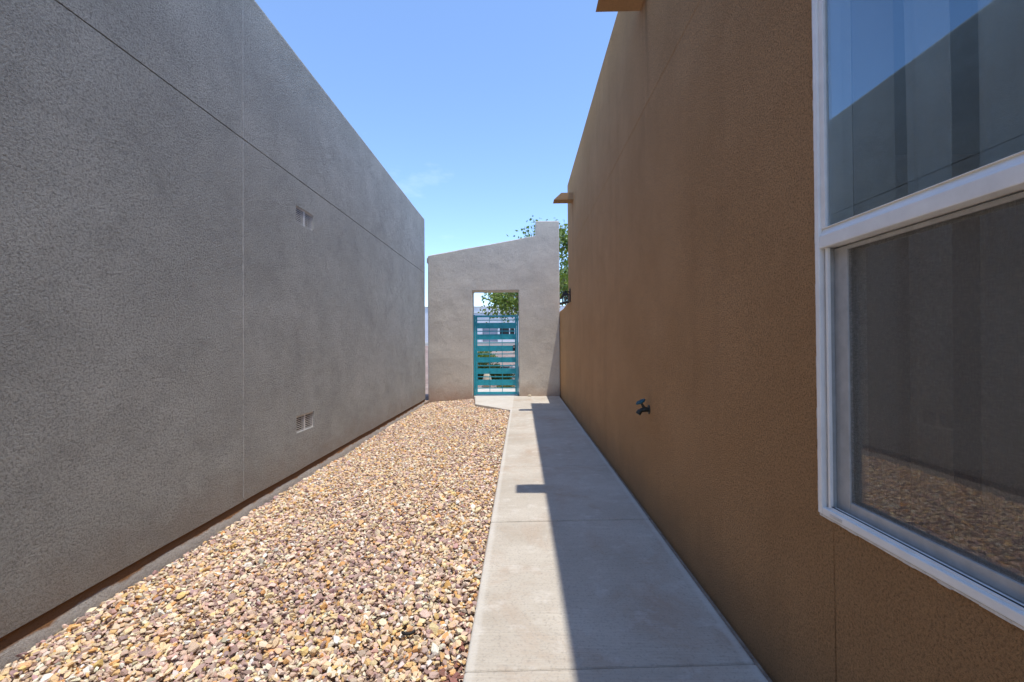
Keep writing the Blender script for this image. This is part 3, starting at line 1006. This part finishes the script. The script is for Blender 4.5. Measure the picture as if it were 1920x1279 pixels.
MB().tube([(sr - 0.057, GYa - 0.0145, 0.94), (sr - 0.057, GYa - 0.050, 0.94), (sr - 0.075, GYa - 0.056, 0.94), (sr - 0.150, GYa - 0.056, 0.945)], [0.010, 0.010, 0.009, 0.008], 10).build('lever_handle', 'steel', lk)
MB().box((sr - 0.075, GYa - 0.012, 0.905), (sr - 0.039, GYa - 0.0006, 0.963)).build('handle_plate', 'steel', lk, bevel=0.003)
for z in (0.25, 0.95, 1.55):
    MB().tube([(sl - 0.003, GYa - 0.009, z - 0.045), (sl - 0.003, GYa - 0.009, z + 0.045)], 0.009, 10).build('hinge', 'teal', gt)

# ------------------------------------------------------------------ wall lantern
LY, LX = 7.60, WALL_R
la = thing('wall_lantern', 'small black glass lantern mounted high on brown wall', 'lantern', (LX, LY, 1.78))
bx_, half = LX - 0.085, 0.046
MB().box((LX - 0.018, LY - 0.045, 1.80), (LX + 0.004, LY + 0.045, 2.02)).build('back_plate', 'dark_metal', la, bevel=0.004)
MB().tube([(LX - 0.015, LY, 1.965), (LX - 0.05, LY, 1.985), (bx_, LY, 1.965)], 0.009, 8).build('arm', 'dark_metal', la)
m = MB()
m.add([(bx_ - half - 0.012, LY - half - 0.012, 1.908), (bx_ + half + 0.012, LY - half - 0.012, 1.908), (bx_ + half + 0.012, LY + half + 0.012, 1.908), (bx_ - half - 0.012, LY + half + 0.012, 1.908),
       (bx_ - half - 0.012, LY - half - 0.012, 1.922), (bx_ + half + 0.012, LY - half - 0.012, 1.922), (bx_ + half + 0.012, LY + half + 0.012, 1.922), (bx_ - half - 0.012, LY + half + 0.012, 1.922),
       (bx_ - 0.018, LY - 0.018, 1.958), (bx_ + 0.018, LY - 0.018, 1.958), (bx_ + 0.018, LY + 0.018, 1.958), (bx_ - 0.018, LY + 0.018, 1.958)],
      [(3, 2, 1, 0), (0, 1, 5, 4), (1, 2, 6, 5), (2, 3, 7, 6), (3, 0, 4, 7), (4, 5, 9, 8), (5, 6, 10, 9), (6, 7, 11, 10), (7, 4, 8, 11), (8, 9, 10, 11)])
m.build('lantern_cap', 'dark_metal', la)
MB().tube([(bx_, LY, 1.957), (bx_, LY, 1.985), (bx_, LY, 2.000)], [0.010, 0.008, 0.003], 8).build('finial', 'dark_metal', la)
for sx in (-1, 1):
    for sy in (-1, 1):
        MB().box((bx_ + sx * half - 0.005, LY + sy * half - 0.005, 1.795), (bx_ + sx * half + 0.005, LY + sy * half + 0.005, 1.9075)).build('corner_post', 'dark_metal', la)
m = MB()
m.box((bx_ - half + 0.006, LY - half - 0.001, 1.796), (bx_ + half - 0.006, LY - half + 0.002, 1.907))
m.box((bx_ - half + 0.006, LY + half - 0.002, 1.796), (bx_ + half - 0.006, LY + half + 0.001, 1.907))
m.box((bx_ - half - 0.001, LY - half + 0.006, 1.796), (bx_ - half + 0.002, LY + half - 0.006, 1.907))
m.box((bx_ + half - 0.002, LY - half + 0.006, 1.796), (bx_ + half + 0.001, LY + half - 0.006, 1.907))
m.build('lantern_glass', 'lantern_glass', la)
MB().tube([(bx_, LY, 1.797), (bx_, LY, 1.83), (bx_, LY, 1.86), (bx_, LY, 1.875)], [0.013, 0.014, 0.018, 0.008], 10).build('bulb', 'white_cap', la)
MB().box((bx_ - half - 0.010, LY - half - 0.010, 1.780), (bx_ + half + 0.010, LY + half + 0.010, 1.7945)).build('lantern_base', 'dark_metal', la, bevel=0.003)

# ------------------------------------------------------------------ hose bib
HY, HZ = 2.955, 0.668
hb = thing('hose_bib', 'dark brass garden tap with teal handle on brown wall', 'tap', (WALL_R, HY, HZ))
MB().tube([(WALL_R + 0.004, HY, HZ), (WALL_R - 0.006, HY, HZ), (WALL_R - 0.008, HY, HZ)], [0.030, 0.029, 0.020], 18).build('flange', 'bib_brass', hb)
MB().tube([(WALL_R - 0.006, HY, HZ), (WALL_R - 0.030, HY, HZ), (WALL_R - 0.050, HY, HZ - 0.004), (WALL_R - 0.066, HY - 0.004, HZ - 0.014)], [0.015, 0.016, 0.014, 0.012], 14).build('body', 'bib_brass', hb)
MB().tube([(WALL_R - 0.058, HY - 0.003, HZ - 0.008), (WALL_R - 0.066, HY - 0.004, HZ - 0.016), (WALL_R - 0.074, HY - 0.005, HZ - 0.028)], [0.016, 0.017, 0.017], 14).build('nozzle', 'bib_brass', hb)
MB().tube([(WALL_R - 0.030, HY, HZ + 0.004), (WALL_R - 0.042, HY, HZ + 0.026), (WALL_R - 0.054, HY, HZ + 0.048)], [0.011, 0.009, 0.006], 12).build('stem', 'bib_brass', hb)
ax = Vector((-0.012, 0, 0.022)).normalized()
c0 = Vector((WALL_R - 0.055, HY, HZ + 0.050))
a_ = ax.cross(Vector((0, 1, 0))).normalized()
b_ = Vector((0, 1, 0))
rim = MB()
NP, MP = 24, 8
vs, fs = [], []
for i in range(NP):
    t = 2 * math.pi * i / NP
    rr = 0.027 + 0.0022 * math.cos(6 * t)
    dirv = a_ * math.cos(t) + b_ * math.sin(t)
    for j in range(MP):
        q = 2 * math.pi * j / MP
        vs.append(c0 + dirv * (rr + 0.0055 * math.cos(q)) + ax * 0.0065 * math.sin(q))
for i in range(NP):
    for j in range(MP):
        fs.append((i * MP + j, ((i + 1) % NP) * MP + j, ((i + 1) % NP) * MP + (j + 1) % MP, i * MP + (j + 1) % MP))
rim.add(vs, fs)
for q in range(3):
    t = math.pi * q / 3
    dv = a_ * math.cos(t) + b_ * math.sin(t)
    rim.tube([c0 - dv * 0.026, c0 + dv * 0.026], 0.0042, 6)
rim.tube([c0 - ax * 0.006, c0 + ax * 0.007], 0.009, 10)
rim.build('handle_wheel', 'bib_teal', hb, smooth=True)

# ------------------------------------------------------------------ small things on the ground
pts = []
for i in range(9):
    t = -2.5 + 2.0 * i / 8
    x, y = -0.452 + 0.028 * math.cos(t) , 1.80 + 0.028 * math.sin(t)
    pts.append((x, y, zg(x, y) + 0.032))
tag(MB().tube(pts, 0.0062, 8).build('hose_scrap', 'rubber', smooth=True), 'short curved scrap of black hose lying on the gravel', 'hose')
def rock(name, c, r, sc, mat, label, cat, seed):
    bm = bmesh.new()
    bmesh.ops.create_icosphere(bm, subdivisions=3, radius=1.0)
    for v in bm.verts:
        n_ = v.co.normalized()
        d = 1 + 0.22 * nz(n_.x * 1.4 + seed, n_.y * 1.4, n_.z * 1.4) + 0.07 * nz(n_.x * 5 + seed, n_.y * 5, n_.z * 5)
        v.co = Vector((n_.x * sc[0], n_.y * sc[1], n_.z * sc[2])) * d * r
        v.co += Vector(c)
    me = bpy.data.meshes.new(name)
    bm.to_mesh(me)
    bm.free()
    return tag(link(name, me, mat, smooth=True), label, cat)
rock('stone', (0.16, 9.64, 0.018), 0.04, (1.1, 0.7, 0.5), 'boulder', 'small tan stone at the foot of the gate wall', 'stone', 3)
rock('boulder', (-0.93, 12.1, 0.12), 0.17, (0.72, 0.7, 1.45), 'boulder', 'pale upright boulder seen through the gate', 'boulder', 8)

# ------------------------------------------------------------------ foliage
def leaves(centers, n, spread, size, seed, dark, light):
    r = np.random.default_rng(seed)
    C = np.array(centers)
    idx = r.integers(0, len(C), n)
    P = C[idx] + r.normal(0, 1, (n, 3)) * spread
    d = r.normal(0, 1, (n, 3)); d[:, 2] -= 0.5
    d /= np.linalg.norm(d, axis=1)[:, None]
    u = np.cross(d, r.normal(0, 1, (n, 3)))
    u /= np.linalg.norm(u, axis=1)[:, None]
    nn = np.cross(d, u)
    L = size * r.uniform(0.7, 1.3, n)[:, None]
    W = L * r.uniform(0.26, 0.36, n)[:, None]
    V = np.stack([P, P + d * L * 0.45 + u * W + nn * L * 0.08, P + d * L, P + d * L * 0.45 - u * W + nn * L * 0.08], 1)
    F = np.arange(n * 4).reshape(n, 4)
    t = r.random(n)[:, None]
    col = np.array(dark) * (1 - t) + np.array(light) * t
    return V.reshape(-1, 3), F, np.repeat(col, 4, axis=0)

def make_tree(base, label, seed):
    r = random.Random(seed)
    t = thing('tree', label, 'tree', base, None)
    bx, by, bz = base
    tr = MB()
    H = 2.40
    top = Vector((bx + 0.05, by, bz + H))
    tr.tube([(bx, by, bz - 0.1), (bx + 0.02, by + 0.02, bz + 0.5), (bx - 0.01, by, bz + 1.0), tuple(top)], [0.10, 0.075, 0.065, 0.06], 10)
    tr.build('trunk', 'bark', t, smooth=True)
    tips = []
    lim = MB()
    def grow(p, d, ln, rad, lev):
        q1 = p + d * ln * 0.5 + Vector((r.uniform(-1, 1), r.uniform(-1, 1), r.uniform(-0.3, 0.6))) * ln * 0.07
        q2 = p + d * ln
        lim.tube([p, q1, q2], [rad, rad * 0.8, rad * 0.6], 6 if lev < 2 else 4, cap=False)
        if lev >= 1:
            tips.append(tuple(q1))
            tips.append(tuple(q2))
        if lev == 3:
            return
        for _ in range(4 if lev < 2 else 3):
            nd = (d + Vector((r.uniform(-1, 1), r.uniform(-1, 1), r.uniform(-0.55, 0.75))) * 0.85).normalized()
            grow(q2 if r.random() < 0.6 else q1, nd, ln * r.uniform(0.55, 0.8), rad * 0.55, lev + 1)
    for a in range(9):
        an = a * 2 * math.pi * 0.382 + r.uniform(-0.3, 0.3)
        d = Vector((math.cos(an), math.sin(an), [0.15, 1.3, 0.5, 2.4][a % 4] + r.uniform(-0.1, 0.2))).normalized()
        grow(top - Vector((0, 0, 1.3 * ((a + 1) % 4) / 4)), d, r.uniform(0.80, 1.10), 0.034, 0)
    lim.build('limbs', 'bark', t, fix=False)
    V, F, C = leaves(tips, 11500, 0.14, 0.100, seed, (0.065, 0.13, 0.022), (0.25, 0.34, 0.06))
    cr = link('crown', mesh_np('crown', V, F, C), 'leaf', t)
    return t
make_tree((0.72, 13.8, 0.14), 'leafy green tree standing behind the gate wall', 5)

def make_shrub(base, rx, rz, n, size, label, seed, dark, light, group=None):
    r = random.Random(seed)
    t = thing('shrub', label, 'shrub', base, group)
    b = Vector(base)
    st = MB()
    tips = []
    for i in range(26):
        an = r.uniform(0, 2 * math.pi)
        rr = rx * math.sqrt(r.random())
        tip = b + Vector((math.cos(an) * rr, math.sin(an) * rr, rz * r.uniform(0.35, 1.0) * (1 - 0.45 * (rr / rx) ** 2)))
        mid = b + (tip - b) * 0.5 + Vector((0, 0, 0.05))
        st.tube([b, mid, tip], [0.010, 0.007, 0.004], 4, cap=False)
        tips += [tuple(tip), tuple(mid + (tip - mid) * 0.4), tuple(mid)]
    st.build('stems', 'bark', t, fix=False)
    V, F, C = leaves(tips, n, rx * 0.16, size, seed, dark, light)
    link('foliage', mesh_np('foliage', V, F, C), 'leaf', t)
DK, LT = (0.018, 0.045, 0.012), (0.06, 0.105, 0.025)
make_shrub((-1.05, 13.1, 0.05), 0.42, 0.55, 4200, 0.055, 'dark green shrub left of centre beyond the gate', 21, DK, LT)
make_shrub((-0.60, 12.7, 0.02), 0.34, 0.52, 3200, 0.050, 'dark green shrub in the middle beyond the gate', 22, DK, LT)
make_shrub((-1.45, 16.6, 0.42), 0.50, 0.50, 3000, 0.060, 'bright green shrub on the rise beyond the gate', 23, (0.08, 0.16, 0.015), (0.19, 0.27, 0.04))
make_shrub((-0.42, 11.85, -0.04), 0.26, 0.14, 1500, 0.035, 'low yellowish ground plant at edge of slab beyond gate', 24, (0.16, 0.15, 0.05), (0.34, 0.32, 0.11))

ub = thing('utility_box', 'pale grey box standing low on gravel beyond the gate', 'box', (-0.36, 13.3, 0.05))
MB().box((-0.56, 13.1, 0.0), (-0.36, 13.4, 0.46)).build('cabinet', 'garage', ub, bevel=0.012)
MB().box((-0.585, 13.07, 0.461), (-0.335, 13.43, 0.50)).build('lid', 'pale_box', ub, bevel=0.01)
MB().box((-0.32, 13.1, 0.0), (-0.12, 13.3, 0.48)).build('side_cabinet', 'pale_box', ub, bevel=0.012)

# ------------------------------------------------------------------ house across the street
fh = thing('far_house', 'white flat-roofed house across the street', 'house', (-6, 36, 1.25))
zb = 1.15
MB().box((-16, 34.0, zb), (7, 42, 3.95)).build('wall', 'white_stucco', fh, bevel=0.05)
HX0, HX1 = -3.15, 3.0
us4 = [-3.30, -2.72, -1.66, -1.56, -0.45, 0.6, 1.7, HX1]
vs4 = [zb, 1.75, 2.42, 3.34]
op = {(1, 0), (1, 1), (3, 1), (5, 1)}
m = cell_solid(len(us4) - 1, 3, lambda i, j: (us4[i], vs4[j]), lambda i, j: (i, j) not in op,
               lambda u, v, i, j: (u, 31.6, v), lambda u, v, i, j: (u, 31.9, v))
m.build('wall', 'white_stucco', fh, bevel=0.02)
MB().box((-3.30, 31.905, 3.05), (HX1, 33.99, 3.30)).build('roof', 'roofing', fh)
MB().box((-3.36, 31.54, 3.343), (HX1 + 0.05, 31.96, 3.41)).build('parapet_cap', 'white_cap', fh, bevel=0.015)
MB().box((-16.04, 33.94, 3.953), (7.04, 42.04, 4.02)).build('parapet_cap', 'white_cap', fh, bevel=0.015)
gd = MB().box((-2.74, 31.80, zb), (-1.64, 31.86, 2.44)).build('garage_door', 'garage', fh)
for q in range(4):
    MB().box((-2.715, 31.785, 1.2 + q * 0.305), (-1.665, 31.7995, 1.49 + q * 0.305)).build('door_panel', 'garage', gd, bevel=0.006)
for xa, xb in ((-1.56, -0.45), (0.6, 1.7)):
    wn = ring(MB(), 0, 1, 0, 1, 0.1, 0.1, 0.1, 0, 1)
    wn = MB()
    wn.box((xa, 31.70, 1.75), (xa + 0.05, 31.78, 2.42)).box((xb - 0.05, 31.70, 1.75), (xb, 31.78, 2.42))
    wn.box((xa + 0.05, 31.70, 1.75), (xb - 0.05, 31.78, 1.80)).box((xa + 0.05, 31.70, 2.37), (xb - 0.05, 31.78, 2.42))
    wn = wn.build('window', 'white_cap', fh)
    xm = xa + (xb - xa) * 0.66
    MB().box((xm - 0.03, 31.71, 1.801), (xm + 0.03, 31.77, 2.369)).build('mullion', 'white_cap', wn)
    MB().box((xa + 0.052, 31.74, 1.802), (xm - 0.032, 31.75, 2.368)).build('pane', 'dark_glass', wn)
    MB().box((xm + 0.032, 31.74, 1.802), (xb - 0.052, 31.75, 2.368)).build('pane', 'dark_glass', wn)
